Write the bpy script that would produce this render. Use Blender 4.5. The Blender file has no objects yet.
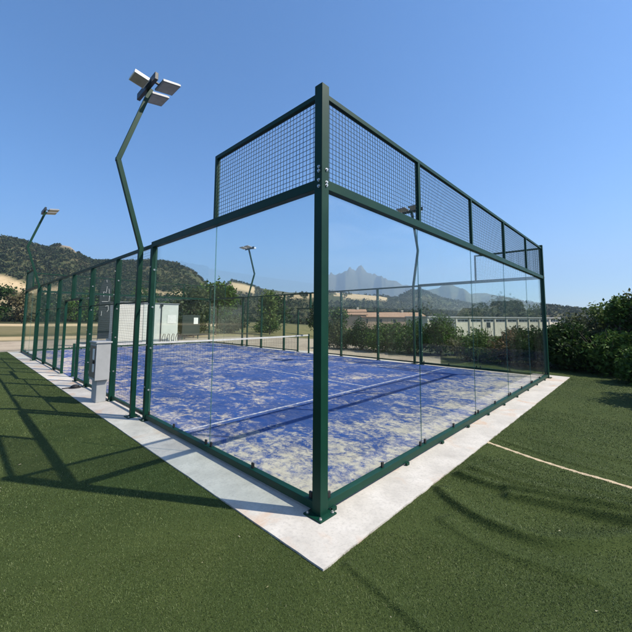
import bpy, math, random
import numpy as np
from mathutils import Vector
R = math.radians
random.seed(7)
rng = np.random.default_rng(11)
sc = bpy.context.scene

# ------------------------------------------------------------------ camera
F_PX, CX, CY, W = 341.821, 318.45, 287.85, 632.0
CAM = Vector((-2.2788, -2.1207, 1.7224))
cam = bpy.data.cameras.new('camera')
camo = bpy.data.objects.new('camera', cam)
sc.collection.objects.link(camo)
camo.location = CAM
camo.rotation_euler = (1.6598, -0.0056, -0.8132)
cam.sensor_width = 36.0
cam.lens = F_PX / W * 36.0
cam.shift_x = -(CX - 316) / W
cam.shift_y = (CY - 316) / W
cam.clip_start = 0.05
cam.clip_end = 20000
sc.camera = camo

# ------------------------------------------------------------------ sky, sun, exposure
SUN_EL, SUN_AZ = R(49.3), R(147.8)
world = bpy.data.worlds.new('World')
sc.world = world
world.use_nodes = True
wn, wl = world.node_tree.nodes, world.node_tree.links
sky = wn.new('ShaderNodeTexSky')
sky.sky_type = 'NISHITA'
sky.sun_disc = False
sky.sun_elevation = SUN_EL
sky.sun_rotation = SUN_AZ
sky.altitude = 300
sky.air_density = 1.0
sky.dust_density = 0.5
sky.ozone_density = 6.0
hs = wn.new('ShaderNodeHueSaturation')
hs.inputs['Saturation'].default_value = 1.22
wl.new(sky.outputs[0], hs.inputs['Color'])
# thin cirrus in the southern sky, behind the photographer (seen only mirrored in the panes)
tcw = wn.new('ShaderNodeTexCoord')
def wmath(op, a, b=0.0, clamp=False):
    m = wn.new('ShaderNodeMath'); m.operation = op; m.use_clamp = clamp
    for i, q in enumerate((a, b)):
        if isinstance(q, bpy.types.NodeSocket): wl.new(q, m.inputs[i])
        else: m.inputs[i].default_value = q
    return m.outputs[0]
spw = wn.new('ShaderNodeSeparateXYZ')
wl.new(tcw.outputs['Generated'], spw.inputs[0])
mpw = wn.new('ShaderNodeMapping')
mpw.inputs['Scale'].default_value = (1.6, 1.6, 5.0)
wl.new(tcw.outputs['Generated'], mpw.inputs[0])
nzw = wn.new('ShaderNodeTexNoise')
nzw.inputs['Scale'].default_value = 3.2
nzw.inputs['Detail'].default_value = 8
nzw.inputs['Roughness'].default_value = 0.62
nzw.inputs['Distortion'].default_value = 0.6
wl.new(mpw.outputs[0], nzw.inputs['Vector'])
south = wmath('MULTIPLY', wmath('SUBTRACT', wmath('MULTIPLY', spw.outputs[1], -1.0), 0.25), 3.0, True)
cloud = wmath('MULTIPLY', wmath('MULTIPLY', wmath('SUBTRACT', nzw.outputs['Fac'], 0.44), 4.0, True), south)
cmx = wn.new('ShaderNodeMix')
cmx.data_type = 'RGBA'
wl.new(wmath('MULTIPLY', cloud, 0.85), cmx.inputs[0])
wl.new(hs.outputs[0], cmx.inputs[6])
cmx.inputs[7].default_value = (14, 14.4, 15, 1)
wl.new(cmx.outputs[2], wn['Background'].inputs[0])
wn['Background'].inputs[1].default_value = 0.105
sun = bpy.data.lights.new('sun', 'SUN')
sun.energy = 4.5
sun.angle = R(0.53)
sun.color = (1.0, 0.90, 0.77)
suno = bpy.data.objects.new('sun', sun)
sc.collection.objects.link(suno)
sv = Vector((math.sin(SUN_AZ) * math.cos(SUN_EL), math.cos(SUN_AZ) * math.cos(SUN_EL), math.sin(SUN_EL)))
suno.rotation_euler = sv.to_track_quat('Z', 'Y').to_euler()
suno.location = (0, 0, 30)
sc.view_settings.view_transform = 'Standard'
sc.view_settings.look = 'None'
sc.view_settings.exposure = 0.95
sc.view_settings.gamma = 1.0
sc.view_settings.use_curve_mapping = False
sc.render.engine = 'CYCLES'
cy = sc.cycles
cy.use_denoising = True
cy.max_bounces = 12
cy.diffuse_bounces = 3
cy.glossy_bounces = 4
cy.transparent_max_bounces = 48
cy.volume_bounces = 0
cy.caustics_reflective = False
cy.caustics_refractive = False

# ------------------------------------------------------------------ helpers
COL = sc.collection


class MB:
    """collects boxes, bars and tubes; build() links them as one mesh object"""

    def __init__(self):
        self.v, self.f, self.m = [], [], []

    def quad(self, a, b, c, d, mi=0):
        n = len(self.v)
        self.v += [tuple(a), tuple(b), tuple(c), tuple(d)]
        self.f.append((n, n + 1, n + 2, n + 3))
        self.m.append(mi)

    def box(self, x0, x1, y0, y1, z0, z1, mi=0, faces=None):
        n = len(self.v)
        self.v += [(x0, y0, z0), (x1, y0, z0), (x1, y1, z0), (x0, y1, z0), (x0, y0, z1), (x1, y0, z1), (x1, y1, z1), (x0, y1, z1)]
        fs = [(0, 3, 2, 1), (4, 5, 6, 7), (0, 1, 5, 4), (1, 2, 6, 5), (2, 3, 7, 6), (3, 0, 4, 7)]
        for k, q in enumerate(fs):
            self.f.append(tuple(n + i for i in q))
            self.m.append(faces[k] if faces else mi)

    def obox(self, c, ax, ay, az, hx, hy, hz, mi=0):
        """box with its own axes"""
        c, ax, ay, az = map(Vector, (c, ax, ay, az))
        n = len(self.v)
        for sx, sy, sz in ((-1, -1, -1), (1, -1, -1), (1, 1, -1), (-1, 1, -1), (-1, -1, 1), (1, -1, 1), (1, 1, 1), (-1, 1, 1)):
            self.v.append(tuple(c + ax * hx * sx + ay * hy * sy + az * hz * sz))
        for q in [(0, 3, 2, 1), (4, 5, 6, 7), (0, 1, 5, 4), (1, 2, 6, 5), (2, 3, 7, 6), (3, 0, 4, 7)]:
            self.f.append(tuple(n + i for i in q))
            self.m.append(mi)

    def bar(self, a, b, w, d=None, up=(0, 0, 1), mi=0):
        a, b = Vector(a), Vector(b)
        t = (b - a)
        L = t.length
        t.normalize()
        s = t.cross(Vector(up))
        if s.length < 1e-4:
            s = t.cross(Vector((1, 0, 0)))
        s.normalize()
        u = s.cross(t)
        self.obox((a + b) / 2, t, s, u, L / 2, w / 2, (d or w) / 2, mi)

    def tube(self, pts, rad, n=8, mi=0, caps=True):
        pts = [Vector(p) for p in pts]
        rads = rad if isinstance(rad, (list, tuple)) else [rad] * len(pts)
        base = len(self.v)
        for i, p in enumerate(pts):
            t = (pts[min(i + 1, len(pts) - 1)] - pts[max(i - 1, 0)]).normalized()
            s = t.cross(Vector((0, 0, 1)))
            if s.length < 1e-3:
                s = Vector((1, 0, 0))
            s.normalize()
            u = s.cross(t)
            for k in range(n):
                a = 2 * math.pi * k / n
                self.v.append(tuple(p + (s * math.cos(a) + u * math.sin(a)) * rads[i]))
        for i in range(len(pts) - 1):
            for k in range(n):
                k2 = (k + 1) % n
                self.f.append((base + i * n + k, base + i * n + k2, base + (i + 1) * n + k2, base + (i + 1) * n + k))
                self.m.append(mi)
        if caps:
            self.f.append(tuple(base + k for k in range(n))[::-1])
            self.m.append(mi)
            self.f.append(tuple(base + (len(pts) - 1) * n + k for k in range(n)))
            self.m.append(mi)

    def build(self, name, mats, parent=None, bevel=0.0, smooth=False):
        me = bpy.data.meshes.new(name)
        me.from_pydata(self.v, [], self.f)
        for m in (mats if isinstance(mats, (list, tuple)) else [mats]):
            me.materials.append(m)
        me.polygons.foreach_set('material_index', self.m)
        if smooth:
            me.polygons.foreach_set('use_smooth', [True] * len(me.polygons))
        me.update()
        o = bpy.data.objects.new(name, me)
        COL.objects.link(o)
        o.parent = parent
        if bevel:
            b = o.modifiers.new('bevel', 'BEVEL')
            b.width = bevel
            b.segments = 2
            b.limit_method = 'ANGLE'
        return o


def mesh_np(name, V, Fq, mat, parent=None, tint=None, smooth=False):
    """V (n,3) and quads/tris (m,k) to a mesh object; tint: one value per vertex"""
    me = bpy.data.meshes.new(name)
    V = np.asarray(V, np.float32)
    Fq = np.asarray(Fq, np.int32)
    k = Fq.shape[1]
    me.vertices.add(len(V))
    me.vertices.foreach_set('co', V.ravel())
    me.loops.add(Fq.size)
    me.loops.foreach_set('vertex_index', Fq.ravel())
    me.polygons.add(len(Fq))
    me.polygons.foreach_set('loop_start', np.arange(0, Fq.size, k, dtype=np.int32))
    me.polygons.foreach_set('loop_total', np.full(len(Fq), k, np.int32))
    if smooth:
        me.polygons.foreach_set('use_smooth', np.ones(len(Fq), bool))
    if tint is not None:
        at = me.attributes.new('tint', 'FLOAT', 'POINT')
        at.data.foreach_set('value', np.asarray(tint, np.float32))
    me.update(calc_edges=True)
    me.validate()
    me.materials.append(mat)
    o = bpy.data.objects.new(name, me)
    COL.objects.link(o)
    o.parent = parent
    return o


def tag(o, label=None, cat=None, group=None, kind=None):
    if label: o['label'] = label
    if cat: o['category'] = cat
    if group: o['group'] = group
    if kind: o['kind'] = kind
    return o


def empty(name, loc, label=None, cat=None, group=None, rz=0):
    o = bpy.data.objects.new(name, None)
    o.empty_display_size = 0.2
    COL.objects.link(o)
    o.location = loc
    o.rotation_euler = (0, 0, rz)
    return tag(o, label, cat, group)


# ------------------------------------------------------------------ materials
class NT:
    def __init__(self, name):
        self.mat = bpy.data.materials.new(name)
        self.mat.use_nodes = True
        self.n, self.l = self.mat.node_tree.nodes, self.mat.node_tree.links
        self.p = self.n['Principled BSDF']
        self.out = self.n['Material Output']

    def new(self, t, **kw):
        o = self.n.new('ShaderNode' + t)
        for k, v in kw.items():
            setattr(o, k, v)
        return o

    def set(self, sock, v):
        if hasattr(v, 'links') or isinstance(v, bpy.types.NodeSocket):
            self.l.new(v, sock)
        else:
            sock.default_value = v

    def coord(self, which='Object'):
        return self.new('TexCoord').outputs[which]

    def noise(self, scale, detail=4, rough=0.55, vec=None, dist=0.0):
        t = self.new('TexNoise')
        t.inputs['Scale'].default_value = scale
        t.inputs['Detail'].default_value = detail
        t.inputs['Roughness'].default_value = rough
        t.inputs['Distortion'].default_value = dist
        if vec is not None: self.l.new(vec, t.inputs['Vector'])
        return t.outputs['Fac']

    def mapping(self, vec, scale=(1, 1, 1), rot=(0, 0, 0)):
        m = self.new('Mapping')
        self.l.new(vec, m.inputs['Vector'])
        m.inputs['Scale'].default_value = scale
        m.inputs['Rotation'].default_value = rot
        return m.outputs[0]

    def ramp(self, fac, stops):
        r = self.new('ValToRGB')
        e = r.color_ramp.elements
        while len(e) < len(stops): e.new(0.5)
        for k, (p, c) in enumerate(stops):
            e[k].position = p
            e[k].color = (*c, 1) if len(c) == 3 else c
        self.l.new(fac, r.inputs[0])
        return r.outputs[0]

    def mix(self, fac, a, b, mode='MIX'):
        m = self.new('Mix', data_type='RGBA', blend_type=mode)
        self.set(m.inputs[0], fac)
        self.set(m.inputs[6], a if not isinstance(a, tuple) else (*a, 1))
        self.set(m.inputs[7], b if not isinstance(b, tuple) else (*b, 1))
        return m.outputs[2]

    def math(self, op, a, b=0.0, clamp=False):
        m = self.new('Math', operation=op, use_clamp=clamp)
        self.set(m.inputs[0], a)
        self.set(m.inputs[1], b)
        return m.outputs[0]

    def maprange(self, v, a, b, c=0.0, d=1.0):
        m = self.new('MapRange')
        self.set(m.inputs[0], v)
        for i, x in zip((1, 2, 3, 4), (a, b, c, d)): m.inputs[i].default_value = x
        return m.outputs[0]

    def bump(self, h, strength=0.3, dist=0.01):
        b = self.new('Bump')
        b.inputs['Strength'].default_value = strength
        b.inputs['Distance'].default_value = dist
        self.l.new(h, b.inputs['Height'])
        self.l.new(b.outputs[0], self.p.inputs['Normal'])

    def base(self, c, rough=0.6, metal=0.0, spec=0.5):
        self.set(self.p.inputs['Base Color'], c if not isinstance(c, tuple) else (*c, 1))
        self.set(self.p.inputs['Roughness'], rough)
        self.p.inputs['Metallic'].default_value = metal
        self.p.inputs['Specular IOR Level'].default_value = spec
        return self.mat


def m_plain(name, col, rough=0.5, metal=0.0, var=0.15, scale=6.0):
    t = NT(name)
    f = t.noise(scale, 5, 0.6, t.coord())
    c = t.ramp(f, [(0.3, tuple(x * (1 - var) for x in col)), (0.7, tuple(min(1, x * (1 + var)) for x in col))])
    return t.base(c, rough, metal)


def m_green():
    t = NT('green_paint')
    v = t.coord()
    f = t.noise(3.0, 5, 0.6, v)
    c = t.ramp(f, [(0.35, (0.0012, 0.028, 0.017)), (0.7, (0.0022, 0.039, 0.024))])
    dust = t.maprange(t.noise(40, 3, 0.6, v), 0.58, 0.8, 0.0, 0.10)
    c = t.mix(dust, c, (0.08, 0.11, 0.09))
    ch = t.maprange(t.noise(26, 4, 0.7, v), 0.70, 0.73, 0.0, 0.5)
    c = t.mix(ch, c, (0.05, 0.07, 0.055))
    t.bump(t.noise(220, 2, 0.5, v), 0.05, 0.001)
    return t.base(c, t.maprange(f, 0.3, 0.7, 0.40, 0.55), 0, 0.22)


def m_wire():
    return m_plain('green_wire', (0.006, 0.035, 0.030), 0.5)


def m_glass():
    t = NT('tempered_glass')
    geo = t.new('NewGeometry')
    ior = t.maprange(geo.outputs['Backfacing'], 0, 1, 1.5, 1 / 1.5)
    fr = t.new('Fresnel')
    t.l.new(ior, fr.inputs['IOR'])
    tr = t.new('BsdfTransparent')
    tr.inputs[0].default_value = (0.945, 0.972, 0.965, 1)
    gl = t.new('BsdfGlossy')
    gl.inputs['Roughness'].default_value = 0.0
    gl.inputs['Color'].default_value = (1, 1, 1, 1)
    m1 = t.new('MixShader')
    t.l.new(t.math('MULTIPLY', fr.outputs[0], 0.55), m1.inputs[0])
    t.l.new(tr.outputs[0], m1.inputs[1])
    t.l.new(gl.outputs[0], m1.inputs[2])
    # dust and dried drops on the pane
    v = t.coord()
    d1 = t.maprange(t.noise(1.3, 6, 0.65, t.mapping(v, (1, 1, 0.35))), 0.45, 0.75, 0.0, 0.010)
    d2 = t.maprange(t.noise(55, 2, 0.5, v), 0.68, 0.76, 0.0, 0.02)
    d = t.math('ADD', d1, d2)
    df = t.new('BsdfDiffuse')
    df.inputs[0].default_value = (0.55, 0.56, 0.55, 1)
    m2 = t.new('MixShader')
    t.l.new(d, m2.inputs[0])
    t.l.new(m1.outputs[0], m2.inputs[1])
    t.l.new(df.outputs[0], m2.inputs[2])
    t.l.new(m2.outputs[0], t.out.inputs['Surface'])
    return t.mat


def m_concrete():
    t = NT('pale_concrete')
    v = t.coord()
    a = t.noise(2.2, 6, 0.62, v)
    b = t.noise(35, 5, 0.7, v)
    c = t.ramp(a, [(0.3, (0.37, 0.355, 0.32)), (0.55, (0.47, 0.452, 0.41)), (0.75, (0.54, 0.522, 0.48))])
    c = t.mix(t.maprange(b, 0.48, 0.72, 0, 0.6), c, (0.27, 0.26, 0.235))
    c = t.mix(t.maprange(t.noise(7, 6, .7, v), 0.5, 0.72, 0, 0.45), c, (0.30, 0.29, 0.265))
    st = t.maprange(t.noise(1.1, 4, 0.6, t.mapping(v, (1, 1, 1), (0, 0, 0.5)), 1.0), 0.54, 0.64, 0, 0.7)
    c = t.mix(st, c, (0.43, 0.31, 0.22))
    # shrinkage joints every 2.5 m along the slab
    sp = t.new('SeparateXYZ')
    t.l.new(v, sp.inputs[0])
    h = t.math('ADD', t.math('MULTIPLY', b, 0.5), a)
    t.bump(h, 0.35, 0.006)
    return t.base(c, 0.85, 0, 0.3)


def m_court():
    t = NT('blue_turf_with_sand')
    v = t.coord()
    sp = t.new('SeparateXYZ')
    t.l.new(v, sp.inputs[0])
    big = t.noise(0.55, 4, 0.6, v, 0.6)
    mid = t.noise(2.1, 6, 0.70, t.mapping(v, (1.0, 0.8, 1), (0, 0, 0.6)), 0.9)
    sml = t.noise(11.0, 5, 0.75, v, 0.5)
    fine = t.noise(90, 3, 0.7, v)
    # sand drifts up against the near walls and lies thin in the middle
    ey = t.maprange(sp.outputs[1], 0.0, 2.4, 0.12, 0.0)
    ex = t.maprange(sp.outputs[0], 0.0, 1.8, 0.06, 0.0)
    mid2 = t.noise(5.5, 5, 0.72, t.mapping(v, (1.0, 0.55, 1), (0, 0, -0.75)), 1.2)
    s = t.math('ADD', t.math('MULTIPLY', big, 0.30), t.math('MULTIPLY', mid, 0.40))
    s = t.math('ADD', s, t.math('MULTIPLY', mid2, 0.40))
    s = t.math('ADD', s, t.math('MULTIPLY', sml, 0.30))
    s = t.math('ADD', s, t.math('MULTIPLY', fine, 0.20))
    s = t.math('ADD', s, t.math('ADD', ex, ey))
    s = t.math('ADD', s, t.maprange(sp.outputs[1], 3.0, 11.0, 0.0, 0.035))
    k = t.maprange(s, 0.815, 0.94, 0.04, 0.90)
    dust = t.maprange(t.math('ADD', t.math('MULTIPLY', fine, 0.6), t.math('MULTIPLY', mid2, 0.5)), 0.50, 0.70, 0.0, 0.24)
    k = t.math('MAXIMUM', k, dust)
    blue = t.ramp(t.noise(1.2, 4, 0.6, v), [(0.3, (0.003, 0.040, 0.180)), (0.7, (0.005, 0.062, 0.27))])
    blue = t.mix(t.maprange(fine, 0.35, 0.7, 0.0, 0.4), blue, (0.004, 0.022, 0.11))
    sand = t.ramp(sml, [(0.3, (0.38, 0.325, 0.25)), (0.7, (0.57, 0.50, 0.395))])
    c = t.mix(k, blue, sand)
    t.bump(t.math('ADD', fine, sml), 0.5, 0.006)
    return t.base(c, 0.95, 0, 0.1)


def m_turf_base():
    t = NT('turf_backing')
    v = t.coord()
    a = t.noise(1.0, 5, 0.6, v)
    b = t.noise(60, 4, 0.7, v)
    c = t.ramp(t.math('ADD', t.math('MULTIPLY', a, 0.5), t.math('MULTIPLY', b, 0.5)),
               [(0.3, (0.020, 0.034, 0.008)), (0.5, (0.036, 0.054, 0.014)), (0.7, (0.058, 0.078, 0.022))])
    t.bump(b, 0.8, 0.012)
    return t.base(c, 0.95, 0, 0.15)


def m_blades():
    t = NT('turf_fibres')
    at = t.new('Attribute', attribute_name='tint')
    v = t.coord()
    c = t.ramp(at.outputs['Fac'], [(0.0, (0.020, 0.038, 0.010)), (0.5, (0.062, 0.100, 0.028)), (0.9, (0.115, 0.150, 0.052)), (0.97, (0.16, 0.15, 0.08)), (1.0, (0.30, 0.28, 0.20))])
    big = t.noise(0.8, 5, 0.6, v, 0.4)
    c = t.mix(t.maprange(big, 0.4, 0.7, 0.0, 0.30), c, (0.105, 0.108, 0.030))
    m = t.base(c, 0.6, 0, 0.3)
    return m


def m_leaf(name, cols, trans=0.25):
    t = NT(name)
    at = t.new('Attribute', attribute_name='tint')
    c = t.ramp(at.outputs['Fac'], [(i / (len(cols) - 1), q) for i, q in enumerate(cols)])
    m = t.base(c, 0.6, 0, 0.15)
    tl = t.new('BsdfTranslucent')
    t.l.new(c, tl.inputs[0])
    mx = t.new('MixShader')
    mx.inputs[0].default_value = trans
    t.l.new(t.p.outputs[0], mx.inputs[1])
    t.l.new(tl.outputs[0], mx.inputs[2])
    t.l.new(mx.outputs[0], t.out.inputs['Surface'])
    return m


M = {}
M['green'] = m_green()
M['wire'] = m_wire()
M['glass'] = m_glass()
_e = NT('glass_edge')
_e.base((0.10, 0.20, 0.18), 0.2)
_t = _e.new('BsdfTransparent')
_t.inputs[0].default_value = (.72, .86, .82, 1)
_m = _e.new('MixShader')
_m.inputs[0].default_value = .55
_e.l.new(_e.p.outputs[0], _m.inputs[1])
_e.l.new(_t.outputs[0], _m.inputs[2])
_e.l.new(_m.outputs[0], _e.out.inputs['Surface'])
M['glass_edge'] = _e.mat
M['concrete'] = m_concrete()
M['court'] = m_court()
M['turf'] = m_turf_base()
M['blades'] = m_blades()
M['bolt'] = m_plain('zinc_bolt', (0.62, 0.62, 0.60), 0.35, 0.9)
M['black'] = m_plain('black_rubber', (0.012, 0.012, 0.013), 0.6)
M['white_paint'] = m_plain('white_paint', (0.74, 0.73, 0.70), 0.5, 0, 0.06)
M['lamp_body'] = m_plain('grey_alloy', (0.25, 0.26, 0.27), 0.5, 0.3)
M['lamp_white'] = m_plain('pale_alloy', (0.72, 0.72, 0.70), 0.4, 0.1)
M['bracket'] = m_plain('dark_bracket', (0.006, 0.014, 0.020), 0.45)
M['box_grey'] = m_plain('grey_polyester', (0.36, 0.37, 0.365), 0.5, 0, 0.08)
M['box_dark'] = m_plain('brown_grey_steel', (0.20, 0.16, 0.125), 0.55, 0.1)
M['bark'] = m_plain('bark', (0.10, 0.075, 0.055), 0.9, 0, 0.3, 12)


def m_led():
    t = NT('led_panel')
    v = t.coord()
    c = t.ramp(t.noise(7, 3, .5, v), [(.3, (.30, .28, .23)), (.7, (.40, .37, .31))])
    return t.base(c, 0.2)


M['led'] = m_led()

# ------------------------------------------------------------------ terrain: one sheet from the court to the mountains
RIDGES = {
    'A': (520, 300, [(-70, .05), (-45, .10), (-20, .15), (3.18, .1647), (5.04, .1632), (7.57, .1512), (9.1, .1641), (10.2, .1618), (11.38, .1424), (12.79, .1326), (16.44, .1359), (20.09, .1438), (22.16, .1438), (24.02, .1406), (26.55, .121), (28.11, .0942), (29.67, .0727), (33, .03), (37, -.01)]),
    'B': (820, 260, [(22, .0), (27.4, .0715), (30.73, .0845), (32.27, .1053), (34.35, .0978), (37.13, .0845), (41.76, .0741), (45.45, .0747), (50.98, .0663), (56, .03), (60, -.02)]),
    'C': (400, 190, [(24, .02), (31, .052), (37.64, .0614), (43.44, .0715), (48.47, .075), (50.98, .0722), (56.76, .0632), (63.09, .0426), (70, .0), (73, -.02)]),
    'E': (460, 160, [(54, .0), (59.17, .0543), (61.57, .0767), (63.89, .0761), (66.14, .056), (68.33, .0472), (71.15, .0359), (73.21, .0408), (77.1, .0423), (80.1, .0339), (81.8, .0287), (86.02, .0186), (95, .02), (110, .03)]),
    'F': (2400, 700, [(54, -.01), (62.82, .0764), (65.43, .0895), (67.38, .0969), (69.11, .0851), (70.22, .0656), (72.58, .066), (74.57, .0586), (77.11, .0498), (79.76, .0414), (82.91, .0284), (86.0, .0141), (95, .01), (120, .03), (160, .05)]),
    'G': (4300, 700, [(44.2, -.02), (45.96, .03), (47.12, .0697), (47.78, .1181), (48.63, .138), (49.3, .134), (50.14, .144), (50.9, .142), (51.82, .1547), (52.3, .150), (52.83, .1456), (53.4, .152), (53.83, .1543), (54.5, .144), (55.48, .1421), (57.6, .121), (60.0, .1), (62.35, .0822), (66, .05), (72, -.02)]),  # mirror image in the back glass, modelled as a far jagged ridge
    'H': (900, 500, [(130, .0), (160, .05), (200, .07), (240, .06), (270, .09), (300, .06), (320, -.01)]),
}


def vnoise(x, y, seed=0):
    """cheap smooth value noise"""
    xi, yi = np.floor(x).astype(np.int64), np.floor(y).astype(np.int64)
    fx, fy = x - xi, y - yi
    fx, fy = fx * fx * (3 - 2 * fx), fy * fy * (3 - 2 * fy)

    def h(a, b):
        n = (a * 374761393 + b * 668265263 + seed * 1442695041) & 0x7fffffff
        n = ((n ^ (n >> 13)) * 1274126177) & 0x7fffffff
        return ((n ^ (n >> 16)) & 0xffff) / 65535.0
    return (h(xi, yi) * (1 - fx) + h(xi + 1, yi) * fx) * (1 - fy) + (h(xi, yi + 1) * (1 - fx) + h(xi + 1, yi + 1) * fx) * fy


def fbm(x, y, o=4, seed=0):
    s, a, t = 0, 1.0, 0
    for k in range(o):
        s = s + a * vnoise(x * 2 ** k, y * 2 ** k, seed + k)
        t += a
        a *= 0.5
    return s / t


def sstep(a, b, x):
    t = np.clip((x - a) / (b - a), 0, 1)
    return t * t * (3 - 2 * t)


def polar(x, y):
    dx, dy = x - CAM.x, y - CAM.y
    return np.hypot(dx, dy), np.degrees(np.arctan2(dx, dy))


def height(x, y):
    x, y = np.asarray(x, float), np.asarray(y, float)
    r, az = polar(x, y)
    east = sstep(35, 60, az) * (1 - sstep(115, 140, az))
    base = -0.06 - 3.2 * east * sstep(20, 70, r)
    base = base + sstep(14, 40, r) * (fbm(x * 0.11, y * 0.11, 4, 3) - 0.5) * 0.25
    # low bank beyond the gravel on the far left
    left = 1 - sstep(22, 34, az)
    base = base + left * sstep(40, 46, r) * 0.35
    out = base
    for k, (r0, w, pts) in RIDGES.items():
        a = np.array([p[0] for p in pts])
        e = np.array([p[1] for p in pts])
        r0a = r0
        if k in 'FG':
            r0a = r0 + (fbm(az * .5, az * 0 + 3, 2, 51) - .5) * w * .6
        aa = np.where(az < -90, az + 360, az) if k == 'H' else az
        if k in 'FG':
            aa = aa + (fbm(x / 420, y / 420, 4, 71) - .5) * 3.0 * sstep(0, 250, np.abs(r - r0))
        el = np.interp(aa, a, e, left=-0.03, right=-0.03)
        if k == 'G':
            el = el + (np.abs(fbm(az * 1.7, az * 0 + 7, 4, 33) - .5) * 2 - .25) * .010 * sstep(.05, .12, el)
        t = np.clip(np.abs((r - r0a) / w), 0, 1)
        prof = 0.5 + 0.5 * np.cos(np.pi * t)
        H = CAM.z + el * r0
        amp = {'A': .10, 'B': .12, 'C': .10, 'E': .14, 'F': .45, 'G': .6, 'H': .2}[k]
        rough = 1 + amp * (fbm(x / w * 5, y / w * 5, 4, 9) - 0.5) * (1 - prof) * 2
        if k in 'FG':
            rdg = 1 - 2 * np.abs(fbm(x / 260, y / 260, 4, 83) - .5)
            rough = rough * (1 + (rdg - .82) * .55 * (1 - .6 * prof))
        hz = np.where(el > -0.025, (H + 5) * prof * rough - 5, -9)
        out = np.maximum(out, hz)
    return out


def terrain():
    azs = np.concatenate([np.arange(-30, 100, 0.18), np.arange(100, 330, 2.0)])
    rs = np.concatenate([[0.3], np.geomspace(3, 30, 24), np.geomspace(31.5, 700, 130), np.geomspace(710, 5200, 110)])
    A, Rr = np.meshgrid(np.radians(azs), rs)
    x = CAM.x + np.sin(A) * Rr
    y = CAM.y + np.cos(A) * Rr
    z = height(x, y)
    n, m = len(rs), len(azs)
    V = np.stack([x.ravel(), y.ravel(), z.ravel()], 1)
    i, j = np.meshgrid(np.arange(n - 1), np.arange(m), indexing='ij')
    j2 = (j + 1) % m
    Fq = np.stack([i * m + j, i * m + j2, (i + 1) * m + j2, (i + 1) * m + j], -1).reshape(-1, 4)[:, ::-1]
    return V, Fq, Rr.ravel(), np.degrees(A).ravel()


def fields(r, az):
    """cover of the land: 1 = open straw field, 0 = scrub and wood"""
    n = fbm(az * 0.35, r * 0.02, 3, 21)
    f = np.zeros_like(r)
    wob = (n - .5) * 26
    f = np.maximum(f, sstep(-4, 4, 348 + wob - np.abs(az - 3) * 1.2 - r) * sstep(-4, 4, r - 324 - wob * .5) * (az < 9.5) * (az > -40))
    f = np.maximum(f, sstep(-3, 3, 310 + wob - r) * sstep(-3, 3, r - 292 + (az - 4) * 3) * (az < 6) * (az > -40))
    f = np.maximum(f, sstep(-3, 3, 350 + wob - r) * sstep(-3, 3, r - 338) * (az > 19) * (az < 33))
    f = np.maximum(f, sstep(-8, 8, 395 + wob - r) * sstep(-8, 8, r - 335 - wob) * (az > 39) * (az < 58) * (n > .38))
    f = np.maximum(f, sstep(-8, 8, 770 + wob - r) * sstep(-8, 8, r - 725) * (az > 25) * (az < 36))
    return np.clip(f, 0, 1)


def m_ground():
    t = NT('dry_ground')
    v = t.coord()
    fa = t.new('Attribute', attribute_name='field').outputs['Fac']
    gr = t.new('Attribute', attribute_name='gravel').outputs['Fac']
    gs = t.new('Attribute', attribute_name='grass').outputs['Fac']
    rk = t.new('Attribute', attribute_name='rock').outputs['Fac']
    n1 = t.noise(0.03, 6, 0.65, v)
    n2 = t.noise(0.5, 6, 0.7, v)
    n3 = t.noise(9, 4, 0.7, v)
    scrub = t.ramp(n1, [(0.3, (0.030, 0.045, 0.018)), (0.5, (0.055, 0.062, 0.026)), (0.7, (0.10, 0.082, 0.045))])
    scrub = t.mix(t.maprange(n2, 0.5, 0.75, 0, 0.5), scrub, (0.15, 0.12, 0.07))
    straw = t.ramp(n2, [(0.3, (0.36, 0.27, 0.15)), (0.7, (0.48, 0.38, 0.23))])
    grav = t.ramp(n2, [(0.3, (0.24, 0.20, 0.15)), (0.5, (0.33, 0.28, 0.21)), (0.75, (0.42, 0.36, 0.27))])
    grav = t.mix(t.maprange(n3, 0.5, 0.7, 0, 0.4), grav, (0.17, 0.14, 0.10))
    grass = t.ramp(n2, [(0.3, (0.095, 0.10, 0.040)), (0.7, (0.19, 0.165, 0.075))])
    rock = t.ramp(t.noise(0.06, 6, 0.7, v), [(0.3, (0.16, 0.13, 0.10)), (0.7, (0.40, 0.33, 0.27))])
    c = t.mix(fa, scrub, straw)
    c = t.mix(gs, c, grass)
    c = t.mix(gr, c, grav)
    c = t.mix(rk, c, rock)
    t.bump(t.math('ADD', n2, n3), 0.5, 0.05)
    return t.base(c, 0.95, 0, 0.1)


M['ground'] = m_ground()
V, Fq, gr_r, gr_az = terrain()
ground = mesh_np('ground', V, Fq, M['ground'], smooth=True)
tag(ground, kind='structure')


def vattr(o, name, val):
    a = o.data.attributes.new(name, 'FLOAT', 'POINT')
    a.data.foreach_set('value', np.asarray(val, np.float32))


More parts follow.
